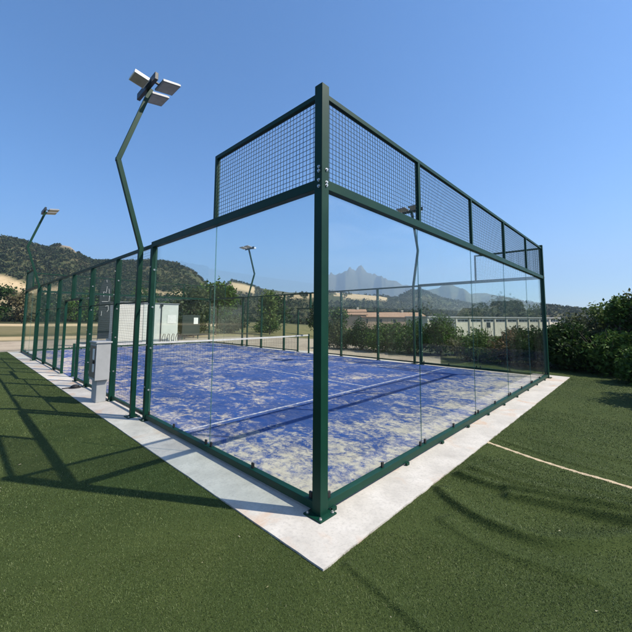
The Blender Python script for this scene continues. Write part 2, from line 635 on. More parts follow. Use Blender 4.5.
nn = fbm(V[:, 0] * 0.07, V[:, 1] * 0.07, 3, 40)
leftm = gr_az < 36
f = fields(gr_r, gr_az)
f = np.maximum(f, leftm * sstep(68, 76, gr_r + nn * 10) * (1 - sstep(95, 108, gr_r + nn * 14)))
f = np.maximum(f, leftm * sstep(41, 44, gr_r) * (1 - sstep(68, 72, gr_r)) * .22)
f = np.maximum(f, leftm * sstep(34, 36, gr_r) * (1 - sstep(39, 41, gr_r)) * .8)
vattr(ground, 'field', f)
grav = (1 - sstep(33, 36, gr_r + (nn - .5) * 4)) * (gr_az > -60) * (gr_az < 58)
grav = np.maximum(grav, (gr_az >= 58) * (gr_az < 66) * (1 - sstep(16, 19, gr_r)))
vattr(ground, 'gravel', np.clip(grav, 0, 1))
vattr(ground, 'grass', ((gr_az > 30) & (gr_az < 60)) * sstep(36, 46, gr_r + nn * 8) * (1 - sstep(120, 160, gr_r)) + leftm * (gr_az < 30) * sstep(41, 44, gr_r) * (1 - sstep(66, 70, gr_r)) * .25)
rk = np.exp(-((gr_az - 10.0) / 1.3) ** 2) * sstep(440, 485, gr_r) * (1 - sstep(520, 540, gr_r)) * (fbm(V[:, 0] * .06, V[:, 1] * .06, 3, 77) > .42)
rk = np.maximum(rk, (gr_r > 3300) * 0.05)
vattr(ground, 'rock', np.clip(rk, 0, 1))

# ------------------------------------------------------------------ haze
hz = MB()
hz.box(-5600, 5600, -5600, 5600, -11.0, 800)
mh = NT('haze_air')
mh.n.remove(mh.p)
pv = mh.new('VolumePrincipled')
pv.inputs['Color'].default_value = (0.50, 0.68, 0.92, 1)
pv.inputs['Density'].default_value = 0.00024
pv.inputs['Anisotropy'].default_value = 0.2
mh.l.new(pv.outputs[0], mh.out.inputs['Volume'])
haze = hz.build('haze', mh.mat)
tag(haze, kind='stuff')

# ------------------------------------------------------------------ artificial turf, slab, court floor
SLAB = -0.42          # outer edge of the concrete strip


def seg_d(x, y, pts):
    """distance to a polyline, and the run along it"""
    best = np.full(x.shape, 1e9)
    run = np.zeros(x.shape)
    L = 0.0
    for (x0, y0), (x1, y1) in zip(pts[:-1], pts[1:]):
        dx, dy = x1 - x0, y1 - y0
        l = math.hypot(dx, dy)
        t = np.clip(((x - x0) * dx + (y - y0) * dy) / (l * l), 0, 1)
        d = np.hypot(x - x0 - t * dx, y - y0 - t * dy)
        up = d < best
        best = np.where(up, d, best)
        run = np.where(up, L + t * l, run)
        L += l
    return best, run / L


def smooth_line(pts, n=36):
    p = np.array(pts, float)
    for _ in range(3):
        q = [p[0]]
        for a, b in zip(p[:-1], p[1:]):
            q += [a * .75 + b * .25, a * .25 + b * .75]
        q.append(p[-1])
        p = np.array(q)
    return [tuple(v) for v in p]


WR = [  # (polyline, height, half width)
    ([(1.677, -.43), (1.655, -.70), (1.648, -.97), (1.709, -1.466), (1.854, -1.96), (2.1, -2.6)], 0.052, 0.075),
    ([(1.286, -.42), (1.08, -.68), (.956, -.918), (.905, -1.175), (.941, -1.482), (1.181, -1.733), (1.488, -1.966), (1.9, -2.5)], 0.042, 0.080),
    ([(1.50, -1.0), (1.57, -1.2), (1.612, -1.364), (1.696, -1.688), (1.755, -1.962), (1.9, -2.4)], 0.050, 0.07),
    ([(-.26, -.45), (-.306, -.81), (-.372, -1.148), (-.43, -1.6)], 0.016, 0.05),
    ([(1.98, -.5), (1.93, -.9), (1.97, -1.4), (2.1, -2.1)], 0.026, .08),
    ([(.75, -.7), (.62, -1.0), (.60, -1.3), (.72, -1.7)], 0.016, .08),
    ([(3.6, -.8), (3.5, -1.3), (3.5, -2.0)], 0.014, .10),
    ([(2.3, -.6), (2.2, -1.0), (2.25, -1.5), (2.4, -2.2)], 0.016, 0.09),
    ([(3.25, -.45), (3.1, -.86), (2.97, -1.31), (2.93, -1.7), (2.87, -2.3)], 0.014, 0.06),
]
WR = [(smooth_line(p), h, w) for p, h, w in WR]
SEAM = [(3.045, -.40), (2.975, -.62), (2.897, -.861), (2.83, -1.08), (2.778, -1.31), (2.745, -1.5), (2.735, -1.68), (2.68, -1.95), (2.60, -2.4), (2.5, -3.0)]


def turf_h(x, y):
    z = (fbm(x * 0.9, y * 0.9, 3, 5) - 0.5) * 0.012
    m = (x > -1.2) & (x < 5) & (y > -4) & (y < 0)
    if m.any():
        xx, yy = x[m], y[m]
        dz = np.zeros_like(xx)
        for pts, h, w in WR:
            d, t = seg_d(xx, yy, pts)
            # steep on the -x side, easing off slowly on the other
            py = np.array([p[1] for p in pts])[::-1]
            px = np.array([p[0] for p in pts])[::-1]
            side = xx < np.interp(yy, py, px)
            wob = .75 + .5 * fbm(xx * 2.2, yy * 2.2, 2, 8)
            hh = 1.3 * h * wob * sstep(0, .06, t) * (1 + .3 * t)
            dz = dz + hh * np.where(side, np.exp(-(d / (.52 * w)) ** 2), np.exp(-(d / (1.7 * w)) ** 2))
        d, t = seg_d(xx, yy, SEAM)
        dz = dz - 0.012 * np.exp(-(d / .035) ** 2)
        z = z.copy()
        z[m] += dz
    return z


def grid_patch(xs, ys):
    X, Y = np.meshgrid(xs, ys)
    return X, Y


EAST = 11.2
TV, TF = [], []
n0 = 0
for xs, ys in ((np.concatenate([np.arange(-16, -3, .4), np.arange(-3, SLAB - .001, .06), [SLAB]]), np.concatenate([np.arange(-8, -3, .25), np.arange(-3, 4, .06), np.arange(4, 20.9, .2), [20.9]])),
               (np.concatenate([np.arange(SLAB, 4.2, .014), np.arange(4.2, 15.6, .2)]), np.concatenate([np.arange(-8, -3.2, .2), np.arange(-3.2, SLAB - .001, .02), [SLAB]])),
               (np.arange(10.45, 15.6, .25), np.arange(SLAB, 3.2, .2))):
    X, Y = np.meshgrid(xs, ys)
    Z = turf_h(X.ravel(), Y.ravel()) - 0.012
    m = len(xs)
    TV.append(np.stack([X.ravel(), Y.ravel(), Z], 1))
    i, j = np.meshgrid(np.arange(len(ys) - 1), np.arange(m - 1), indexing='ij')
    TF.append(np.stack([i * m + j, i * m + j + 1, (i + 1) * m + j + 1, (i + 1) * m + j], -1).reshape(-1, 4) + n0)
    n0 += X.size
turf = mesh_np('artificial_turf', np.concatenate(TV), np.concatenate(TF), M['turf'], smooth=True)
tag(turf, kind='structure')


def blades():
    # fibres: density falls with distance from the near corner
    parts = []
    for r0, r1, dens in ((0.8, 3.0, 22000), (3.0, 5.0, 10000), (5.0, 8.0, 4000), (8.0, 13.0, 1500), (13.0, 24.0, 420)):
        a0, a1 = -8, 101
        area = math.radians(a1 - a0) / 2 * (r1 * r1 - r0 * r0)
        n = int(area * dens)
        r = np.sqrt(rng.uniform(r0 * r0, r1 * r1, n))
        a = np.radians(rng.uniform(a0, a1, n))
        x = CAM.x + r * np.sin(a)
        y = CAM.y + r * np.cos(a)
        ed = (fbm(x * 7, y * 7, 3, 4) - .5) * .06
        ok = ((x < SLAB + .012 + ed) | (y < SLAB + .012 + ed) | ((x > 10.45) & (y < 3))) & (y < 20.9) & (x < 15.5)
        x, y, r = x[ok], y[ok], r[ok]
        d = np.full(len(x), 9.0)
        q = (x > 2) & (x < 3.6) & (y < -.3)
        d[q] = seg_d(x[q], y[q], SEAM)[0]
        ok = d > 0.010 + 0.020 * vnoise(x * 14, y * 14, 2)
        parts.append(np.stack([x[ok], y[ok], r[ok]], 1))
    P = np.concatenate(parts)
    n = len(P)
    x, y, r = P.T
    z = turf_h(x, y) - 0.013
    patch = fbm(x * 6, y * 6, 3, 31)
    h = rng.uniform(.007, .015, n) * (0.75 + .5 * patch)
    wdt = np.clip(0.0009 * r, .0022, .012) * rng.uniform(.7, 1.3, n)
    th = rng.uniform(0, 2 * np.pi, n)
    lean = rng.uniform(.2, 1.3, n)
    la = rng.uniform(0, 2 * np.pi, n)
    dx, dy = np.cos(th) * wdt / 2, np.sin(th) * wdt / 2
    tx, ty, tz = np.cos(la) * np.sin(lean) * h, np.sin(la) * np.sin(lean) * h, np.cos(lean) * h
    V = np.empty((n, 4, 3))
    V[:, 0] = np.stack([x - dx, y - dy, z], 1)
    V[:, 1] = np.stack([x + dx, y + dy, z], 1)
    V[:, 2] = np.stack([x + dx * .5 + tx, y + dy * .5 + ty, z + tz], 1)
    V[:, 3] = np.stack([x - dx * .5 + tx, y - dy * .5 + ty, z + tz], 1)
    tint = np.clip(rng.normal(.42, .26, n) + (patch - .5) * .7, 0, .9)
    pale = rng.random(n) < .004
    tint[pale] = rng.uniform(.95, 1, pale.sum())
    # a few dry leaf bits and straws lying on top
    q = np.where(r < 7)[0]
    q = rng.choice(q, 70, replace=False)
    s2 = rng.uniform(1.5, 3.2, 70)[:, None, None]
    cq = V[q].mean(1, keepdims=True)
    V[q] = cq + (V[q] - cq) * np.concatenate([s2, s2, np.full_like(s2, .4)], 2)
    V[q, :, 2] = cq[:, :, 2] + .008 + rng.uniform(0, .006, (70, 4))
    tint[q] = rng.uniform(.965, 1, 70)
    return mesh_np('turf_pile', V.reshape(-1, 3), np.arange(4 * n).reshape(n, 4), M['blades'], tint=np.repeat(tint, 4))


tag(blades(), 'short dark green artificial grass pile around the concrete edging', 'artificial grass', kind='stuff')

# sand showing in the open seam of the turf
sm = MB()
N = 60
cum = []
pp = np.array(SEAM)
tt = np.linspace(0, len(pp) - 1.001, N)
sx = np.interp(tt, np.arange(len(pp)), pp[:, 0])
sy = np.interp(tt, np.arange(len(pp)), pp[:, 1])
for k in range(N - 1):
    w0 = .030 + .014 * math.sin(k * 1.7) * .5
    w1 = .030 + .014 * math.sin((k + 1) * 1.7) * .5
    za = turf_h(sx[k:k + 1], sy[k:k + 1])[0] - .004
    zb = turf_h(sx[k + 1:k + 2], sy[k + 1:k + 2])[0] - .004
    sm.quad((sx[k] - w0, sy[k], za), (sx[k + 1] - w1, sy[k + 1], zb), (sx[k + 1] + w1, sy[k + 1], zb), (sx[k] + w0, sy[k], za))
ms = m_plain('pale_sand', (0.38, 0.31, 0.20), 0.95, 0, 0.3, 30)
tag(sm.build('sand_path', ms), kind='structure')

# concrete ring with a worn, slightly uneven outer edge
def edge_pts(a, b, n, amp):
    a, b = np.array(a, float), np.array(b, float)
    d = (b - a) / np.linalg.norm(b - a)
    nrm = np.array([-d[1], d[0]])
    return [tuple(a + (b - a) * k / n + nrm * (0 if k in (0, n) else (vnoise(np.array([k * .9 + a[0] * 3]), np.array([a[1] * 5 + .3]), 6)[0] - .5) * amp)) for k in range(n)]


oc = [(SLAB, SLAB), (10.58, SLAB), (10.58, 20.45), (SLAB, 20.45)]
inn = [(.16, .16), (9.84, .16), (9.84, 19.84), (.16, 19.84)]
cb = MB()
for k in range(4):
    a, b = oc[k], oc[(k + 1) % 4]
    c, d = inn[k], inn[(k + 1) % 4]
    n = 160
    o1 = edge_pts(a, b, n, .008 if k == 3 else .016) + [b]
    for i in range(n):
        p0, p1 = o1[i], o1[i + 1]
        q0 = (c[0] + (d[0] - c[0]) * i / n, c[1] + (d[1] - c[1]) * i / n)
        q1 = (c[0] + (d[0] - c[0]) * (i + 1) / n, c[1] + (d[1] - c[1]) * (i + 1) / n)
        cb.quad((*p0, 0), (*p1, 0), (*q1, 0), (*q0, 0))
        cb.quad((*p0, -.12), (*p1, -.12), (*p1, 0), (*p0, 0))
tag(cb.build('concrete_pavement', M['concrete']), kind='structure')

cf = MB()
cf.quad((.10, .10, .004), (9.9, .10, .004), (9.9, 19.9, .004), (.10, 19.9, .004))
tag(cf.build('court_floor', M['court']), kind='structure')


def m_line():
    t = NT('worn_white_line')
    v = t.coord()
    f = t.noise(14, 5, 0.7, v)
    c = t.mix(t.maprange(f, 0.40, 0.58, 0, 0.85), (0.48, 0.48, 0.49), (0.12, 0.15, 0.29))
    return t.base(c, 0.9, 0, 0.1)


ln = MB()
for y in (3.05, 16.95):
    ln.quad((.16, y - .03, .008), (9.84, y - .03, .008), (9.84, y + .03, .008), (.16, y + .03, .008))
ln.quad((4.97, 3.08, .008), (5.03, 3.08, .008), (5.03, 16.92, .008), (4.97, 16.92, .008))
tag(ln.build('court_marking', m_line()), kind='structure')

# ------------------------------------------------------------------ the padel cage
cage = empty('court_enclosure', (5, 10, 0), 'green framed padel court enclosure with clear glass walls and wire mesh panels', 'court enclosure')
GW = 10.0
GL = 20.0
G = M['green']


def part(mb, name, mats, parent=cage, bevel=0.0):
    o = mb.build(name, mats, parent, bevel)
    if parent is cage: o.location = (-5, -10, 0)
    return o


def tx(fx, fy):
    """mirror helper for the four corners: maps near-left coordinates to a corner"""
    def X(a, b): return (a, b) if not fx else (GW - b, GW - a)
    def Y(a, b): return (a, b) if not fy else (GL - b, GL - a)
    return X, Y


def mbox(mb, X, Y, x0, x1, y0, y1, z0, z1, mi=0, faces=None):
    a, b = X(x0, x1)
    c, d = Y(y0, y1)
    mb.box(a, b, c, d, z0, z1, mi, faces)


def wires(axis, u0, u1, c, z0, z1, step=.05, w=.0040):
    """welded wire mesh in a vertical plane; axis 0 runs along x, 1 along y"""
    mb = MB()
    h = w / 2
    nu = int(round((u1 - u0) / step))
    nz = int(round((z1 - z0) / step))
    for k in range(nu + 1):
        u = u0 + (u1 - u0) * k / nu
        if axis == 0: mb.box(u - h, u + h, c - h, c + h, z0, z1)
        else: mb.box(c - h, c + h, u - h, u + h, z0, z1)
    for k in range(nz + 1):
        z = z0 + (z1 - z0) * k / nz
        if axis == 0: mb.box(u0, u1, c - h + w * .98, c + h + w * .98, z - h, z + h)
        else: mb.box(c - h + w * .98, c + h + w * .98, u0, u1, z - h, z + h)
    return mb


def pane(x0, x1, y0, y1, z0, z1):
    mb = MB()
    dx, dy = x1 - x0, y1 - y0
    if dx < dy: fc = [1, 1, 1, 0, 1, 0]
    else: fc = [1, 1, 0, 1, 0, 1]
    mb.box(x0, x1, y0, y1, z0, z1, 0, fc)
    return part(mb, 'glass_pane', [M['glass'], M['glass_edge']])


def plate(parent, cx, cy, s, ox=0, oy=0):
    mb = MB()
    mb.box(cx - s, cx + s, cy - s, cy + s, 0.0005, .014)
    o = mb.build('base_plate', M['green'], parent, .002)
    for sx in (-1, 1):
        for sy in (-1, 1):
            put_bolt(parent, (cx + sx * s * .74, cy + sy * s * .74, .014), (0, 0, 1))
    return o


def bolt_mesh():
    b = MB()
    rings = [(0, .016), (.005, .016), (.0051, .0095), (.016, .0095)]
    n = 10
    for z, rr in rings:
        for k in range(n):
            b.v.append((rr * math.cos(k * 2 * math.pi / n), rr * math.sin(k * 2 * math.pi / n), z))
    for i in range(3):
        for k in range(n):
            k2 = (k + 1) % n
            b.f.append((i * n + k, i * n + k2, (i + 1) * n + k2, (i + 1) * n + k)); b.m.append(0)
    b.f.append(tuple(range(3 * n, 4 * n))); b.m.append(0)
    b.f.append(tuple(range(n))[::-1]); b.m.append(0)
    return b


BOLT = [None]


def put_bolt(parent, p, d):
    if BOLT[0] is None:
        o = bolt_mesh().build('bolt', M['bolt'], parent)
        BOLT[0] = o
    else:
        o = BOLT[0].copy()
        COL.objects.link(o)
        o.parent = parent
    o.location = p
    o.rotation_euler = Vector(d).to_track_quat('Z', 'Y').to_euler()
    return o


def post(x0, x1, y0, y1, z0, z1, plated=0.0, bolts=()):
    mb = MB()
    mb.box(x0, x1, y0, y1, z0, z1)
    o = part(mb, 'post', G, bevel=.004)
    if plated:
        plate(o, (x0 + x1) / 2, (y0 + y1) / 2, plated)
    if bolts:
        for p, d in bolts:
            put_bolt(o, p, d)
    return o


P = .10
for fx in (0, 1):
    for fy in (0, 1):
        X, Y = tx(fx, fy)
        a, b = X(0, P)
        c, d = Y(0, P)
        bl = []
        sxn = -1 if not fx else 1
        syn = -1 if not fy else 1
        xo = a if not fx else b
        yo = c if not fy else d
        for z in (2.97, 3.03, 3.12, 3.16):
            bl.append(((xo, (c + d) / 2 + syn * .012, z), (sxn, 0, 0)))
        for z in (2.985, 3.015, 3.14):
            bl.append((((a + b) / 2 + .012, yo, z), (0, syn, 0)))
        post(a, b, c, d, 0, 4.0, .105, bl)
        # end of the side glass: stout post beside the lamp pole, studs down its outer face
        a, b = X(0.0, .09)
        c, d = Y(4.03, 4.12)
        bl = [((xo, (c + d) / 2, z), (sxn, 0, 0)) for z in (.55, 1.25, 1.95, 2.6)] + [(((a + b) / 2, c if not fy else d, z), (0, syn, 0)) for z in (.5, 1.2, 1.9, 2.55)]
        post(a, b, c, d, 0, 2.95, .085, bl)
        # side wall: bottom rail, top beam, upper mesh frame, glass, mesh
        m = MB(); mbox(m, X, Y, .015, .085, P, 4.03, .03, .10)
        part(m, 'bottom_rail', G, bevel=.003)
        m = MB(); mbox(m, X, Y, .01, .09, P, 4.12, 2.955, 3.05)
        part(m, 'beam', G, bevel=.003)
        m = MB(); mbox(m, X, Y, .02, .07, P, 2.02, 3.88, 3.93); mbox(m, X, Y, .02, .07, 1.97, 2.02, 3.05, 3.88)
        part(m, 'mesh_frame', G, bevel=.002)
        c, d = Y(P + .005, 1.965)
        part(wires(1, c, d, X(.045, .045)[0], 3.055, 3.875), 'mesh_panel', M['wire'])
        gx = X(.062, .074)
        for y0, y1 in ((P + .004, 2.0), (2.008, 4.026)):
            c, d = Y(y0, y1)
            g = pane(gx[0], gx[1], c, d, .085, 2.99)
            mid = (y0 + y1) / 2
            for yc in (y0 + .06, mid, y1 - .06):
                k = MB()
                c2, d2 = Y(yc - .018, yc + .018)
                e0, e1 = X(.040, .0605)
                k.box(e0, e1, c2, d2, .10, .155)
                k.build('clamp', M['black'], g, .003)
        # mesh bays of the long side
        m = MB(); mbox(m, X, Y, .03, .07, 4.12, 10, 2.96, 3.02)
        part(m, 'top_rail', G, bevel=.002)
        m = MB(); mbox(m, X, Y, .04, .08, 4.12, 9.07, .05, .10)
        part(m, 'bottom_rail', G, bevel=.002)
        m = MB(); mbox(m, X, Y, .035, .06, 4.12, 9.07, 1.99, 2.015)
        part(m, 'middle_rail', G)
        for yc in (6.0, 8.0):
            a, b = X(0.0, .11)
            c, d = Y(yc - .03, yc + .03)
            bl = [((xo, (c + d) / 2, z), (sxn, 0, 0)) for z in (.6, 1.4, 2.2, 2.7)] + [(((a + b) / 2, c if not fy else d, z), (0, syn, 0)) for z in (.6, 1.3, 1.9, 2.5)]
            post(a, b, c, d, 0, 2.96, .075, bl)
        a, b = X(.02, .09)
        c, d = Y(9.07, 9.13)
        post(a, b, c, d, 0, 2.2, .065)
        zx = X(.075, .075)[0]
        for y0, y1 in ((4.13, 5.965), (6.035, 7.965), (8.035, 9.065)):
            c, d = Y(y0, y1)
            part(wires(1, c, d, zx, .10, 2.955, w=.0022), 'mesh_panel', M['wire'])
        c, d = Y(9.1, 9.99)
        part(wires(1, c, d, zx, 2.25, 2.955, w=.0022), 'mesh_panel', M['wire'])
        # back wall half
    # middle of the long side
    X, Y = tx(fx, 0)
    a, b = X(0.0, .11)
    post(a, b, 9.97, 10.03, 2.2, 2.96)
    m = MB(); mbox(m, X, Y, .02, .09, 9.0, 11.0, 2.2, 2.25)
    part(m, 'door_lintel', G, bevel=.002)
for fy in (0, 1):
    X, Y = tx(0, fy)
    syn = -1 if not fy else 1
    m = MB(); mbox(m, X, Y, P, GW - P, .015, .085, .03, .10)
    o = part(m, 'bottom_rail', G, bevel=.003)
    for k in range(10):
        t = MB()
        xx = .18 + k * .98 + (.35 if k else 0)
        if xx > 9.8: continue
        c, d = Y(-.01, .014)
        t.box(xx - .03, xx + .03, c, d, .001, .03)
        t.build('foot_tab', M['green'], o)
    m = MB(); mbox(m, X, Y, P, GW - P, .01, .09, 2.955, 3.05)
    part(m, 'beam', G, bevel=.003)
    m = MB(); mbox(m, X, Y, P, GW - P, .02, .07, 3.88, 3.93)
    part(m, 'top_rail', G, bevel=.002)
    for xc in (2, 4, 6, 8):
        m = MB(); mbox(m, X, Y, xc - .025, xc + .025, .02, .07, 3.05, 3.88)
        part(m, 'mesh_post', G, bevel=.002)
    gy = Y(.062, .074)
    for k in range(5):
        x0, x1 = max(P + .004, 2 * k + .004), min(GW - P - .004, 2 * k + 1.996)
        part(wires(0, 2 * k + (P if k == 0 else .027) + .004, 2 * k + 2 - (P if k == 4 else .027) - .004, Y(.045, .045)[0], 3.055, 3.875), 'mesh_panel', M['wire'])
        g = pane(x0, x1, gy[0], gy[1], .085, 2.99)
        for xc in (x0 + .06, (x0 + x1) / 2, x1 - .06):
            kk = MB()
            c, d = Y(.040, .0605)
            kk.box(xc - .018, xc + .018, c, d, .10, .155)
            kk.build('clamp', M['black'], g, .003)

# ------------------------------------------------------------------ net
net = empty('court_net', (5, 10, 0), 'black net with a white top tape strung across the middle of the blue court', 'net')
npst = []
for x in (.16, 9.84):
    m = MB()
    m.box(x - .03, x + .03, 9.97, 10.03, .005, .95)
    m.box(x - .07, x + .07, 9.93, 10.07, .004, .016)
    o = m.build('net_post', G, net)
    o.location = (-5, -10, 0)


def sag(x): return .92 - .035 * (1 - ((x - 5) / 4.84) ** 2)


m = MB()
w = .0013
for k in range(97):
    x = .2 + k * .1
    m.box(x - w, x + w, 9.998, 10.002, .03, sag(x) - .02)
for k in range(9):
    for j in range(24):
        xa, xb = .19 + j * .4008, .19 + (j + 1) * .4008
        q = (k + .5) / 9
        za, zb = .03 + (sag(xa) - .04) * q, .03 + (sag(xb) - .04) * q
        m.bar((xa, 10.004, za), (xb, 10.004, zb), .0022)
o = m.build('net_mesh', M['black'], net); o.location = (-5, -10, 0)
m = MB()
for j in range(24):
    xa, xb = .19 + j * .4008, .19 + (j + 1) * .4008
    m.bar((xa, 10.0, sag(xa) - .03), (xb, 10.0, sag(xb) - .03), .014, .062)
o = m.build('net_tape', m_plain('worn_tape', (.52, .51, .49), .8), net); o.location = (-5, -10, 0)


# ------------------------------------------------------------------ floodlight poles
def floodlight(loc, mirror, label, third=True):
    """cranked square pole leaning out and back over the court, crossbar with three heads; sx=+1 leans over +x"""
    r = empty('floodlight_pole', loc, label, 'floodlight', 'floodlight poles of the court')
    s = -1 if mirror else 1
    pl = MB()
    path = [(0, 0, .012), (0, 0, 2.98), (-.45 * s, 0, 4.50), (.03 * s, 0, 6.05)]
    w = .075
    for a, b in zip(path[:-1], path[1:]):
        pl.bar(a, b, w, w, up=(0, 1, 0))
    for q in path[1:3]:
        pl.obox(q, (1, 0, 0), (0, 1, 0), (0, 0, 1), w * .5, w * .499, w * .4)
    pole = pl.build('pole', G, r, .003)
    plate(pole, 0, 0, .10)
    cbm = MB()
    cbm.box(-.035 * s - .03, -.035 * s + .03, -.45, .45, 6.0, 6.13)
    cbm.build('crossbar', M['bracket'], r, .004)
    for (x, y, tilt, mt) in ((.25, -.24, 10, 'lamp_body'), (.25, .27, 10, 'lamp_body'), (-.21, -.10, -10, 'lamp_white'))[:3 if third else 2]:
        x *= s
        ta = R(tilt) * s
        ax = Vector((math.cos(ta), 0, math.sin(ta)))
        az = Vector((-math.sin(ta), 0, math.cos(ta)))
        c = Vector((x, y, 6.06 + abs(x) * math.tan(R(abs(tilt))) * .6))
        h = MB()
        hw = .13 if mt == 'lamp_white' else .165
        h.obox(c, ax, (0, 1, 0), az, hw, hw * 1.2, .018 if mt == 'lamp_body' else .03)
        for k in range(9):
            h.obox(c + az * .028 + Vector((0, (k - 4) * hw * .25, 0)), ax, (0, 1, 0), az, hw * .9, .004, .014)
        h.obox(c + az * .035 - ax * .02, ax, (0, 1, 0), az, .08, .06, .022)
        hd = h.build('lamp_head', M[mt], r, .003)
        q = MB()
        q.obox(c - az * (.0195 if mt == 'lamp_body' else .0315), ax, (0, 1, 0), az, hw * .88, hw * 1.05, .0015)
        q.build('lens', M['led'], hd)
        q = MB()
        q.bar((-.035 * s, y, 6.08), c - ax * (.15 if x * s > 0 else -.15) * s * 1.0, .05, .02)
        q.build('bracket', M['bracket'], hd)
    return r


floodlight((-.05, 4.45, 0), False, 'green cranked floodlight pole nearest the camera, beside the grey meter cabinet')
floodlight((-.05, 15.55, 0), False, 'green cranked floodlight pole at the far left end of the long mesh side', False)
floodlight((10.05, 15.55, 0), True, 'green cranked floodlight pole rising behind the far end of the white net')
floodlight((10.05, 4.40, 0), True, 'green cranked floodlight pole seen through the right glass wall before the shrubs')

# ------------------------------------------------------------------ meter cabinet
cabt = empty('meter_cabinet', (-.16, 6.12, 0), 'grey electric meter cabinet on a pedestal standing on the white concrete strip', 'electric cabinet')
m = MB(); m.box(-.07, .11, -.14, .20, 0.001, .45)
ped = m.build('pedestal', M['box_grey'], cabt, .006)
m = MB(); m.box(-.13, .13, -.22, .24, .45, 1.19)
body = m.build('cabinet_body', M['box_grey'], cabt, .008)
m = MB(); m.box(-.15, .15, -.24, .26, 1.19, 1.225)
m.build('cabinet_lid', M['box_grey'], cabt, .008)
m = MB(); m.box(-.137, -.1305, -.19, .21, .50, 1.14)
dr = m.build('cabinet_door', M['box_dark'], cabt, .002)
m = MB(); m.box(-.152, -.1375, -.16, -.05, .86, 1.08)
m.build('meter_window', M['white_paint'], dr, .01)
m = MB(); m.box(-.158, -.1375, -.17, -.09, .62, .78)
m.build('switch_box', M['lamp_white'], dr, .006)
m = MB(); m.box(-.158, -.1375, -.165, -.10, .79, .845)
m.build('lock', M['black'], dr, .004)

m = MB()
m.tube([(.03, .205, .02), (.03, .205, .30), (.03, .22, .40), (.03, .22, .449)], .018, 8)
m.build('conduit', M['black'], cabt)
for z in (.58, 1.05):
    m = MB(); m.tube([(-.139, .215, z - .03), (-.139, .215, z + .03)], .008, 6)
    m.build('hinge', M['bolt'], dr)

# small dark object on the slab
m = MB()
m.tube([(0, 0, .001), (0, 0, .02)], [.13, .13], 20)
m.tube([(0, 0, .02), (0, 0, .055), (0, 0, .075)], [.095, .085, .05], 20)
m.tube([(-.12, 0, .02), (-.20, .03, .012), (-.26, .02, .012)], .012, 8)
sh = m.build('ground_fitting', M['black'], None, 0, True)
sh.location = (-.16, 8.05, 0)
tag(sh, 'small round black fitting lying on the white concrete strip behind the meter cabinet', 'cable cover')


# ------------------------------------------------------------------ vegetation
LEAF = {
    'dark': m_leaf('dark_leaf', [(.008, .022, .005), (.022, .052, .010), (.052, .100, .020)]),
    'mid': m_leaf('mid_leaf', [(.022, .055, .010), (.055, .110, .018), (.11, .18, .035)]),
    'light': m_leaf('light_leaf', [(.05, .085, .02), (.10, .15, .04), (.17, .22, .08)]),
    'brown': m_leaf('dry_leaf', [(.05, .045, .025), (.10, .095, .045), (.18, .15, .08)]),
    'red': m_leaf('reddish_leaf', [(.05, .05, .022), (.12, .075, .04), (.22, .10, .06)]),
    'olive': m_leaf('olive_leaf', [(.035, .050, .022), (.08, .10, .045), (.14, .16, .08)]),
}


def leaf_cloud(n, lobes, size, r, droop=0.0, aspect=2.2):
    """leaf quads spread through ellipsoid lobes, denser towards their shells"""
    wts = np.array([l[3] * l[4] * l[5] for l in lobes]) ** .75
    idx = r.choice(len(lobes), n, p=wts / wts.sum())
    L = np.array(lobes)[idx]
    d = r.normal(size=(n, 3))
    d /= np.linalg.norm(d, axis=1)[:, None]
    rad = r.uniform(.25, 1, n) ** .45 * r.uniform(.82, 1.15, n)
    c = L[:, :3] + d * rad[:, None] * L[:, 3:6]
    # clumping: pull the leaves towards random sprig centres
    ns = max(20, n // 14)
    sp = c[r.choice(n, ns)]
    k = r.choice(ns, n)
    c = np.where((r.random(n) < .7)[:, None], sp[k] + r.normal(size=(n, 3)) * size * 1.5, c)
    c[:, 2] = np.maximum(c[:, 2], .02)
    nrm = d * .6 + r.normal(size=(n, 3)) * .8 + np.array([0, 0, .35])
    nrm /= np.linalg.norm(nrm, axis=1)[:, None]
    t = np.cross(nrm, r.normal(size=(n, 3)))
    t[:, 2] -= droop
    t /= np.linalg.norm(t, axis=1)[:, None]
    b = np.cross(nrm, t)
    b /= np.linalg.norm(b, axis=1)[:, None]
    s = size * r.uniform(.6, 1.35, n)
    t = t * (s * aspect / 2)[:, None]
    b = b * (s / 2)[:, None]
    V = np.stack([c - t, c + b, c + t, c - b], 1)
    tint = np.clip(r.normal(.45, .22, n), 0, 1)
    return V.reshape(-1, 3), np.arange(4 * n).reshape(n, 4), np.repeat(tint, 4)


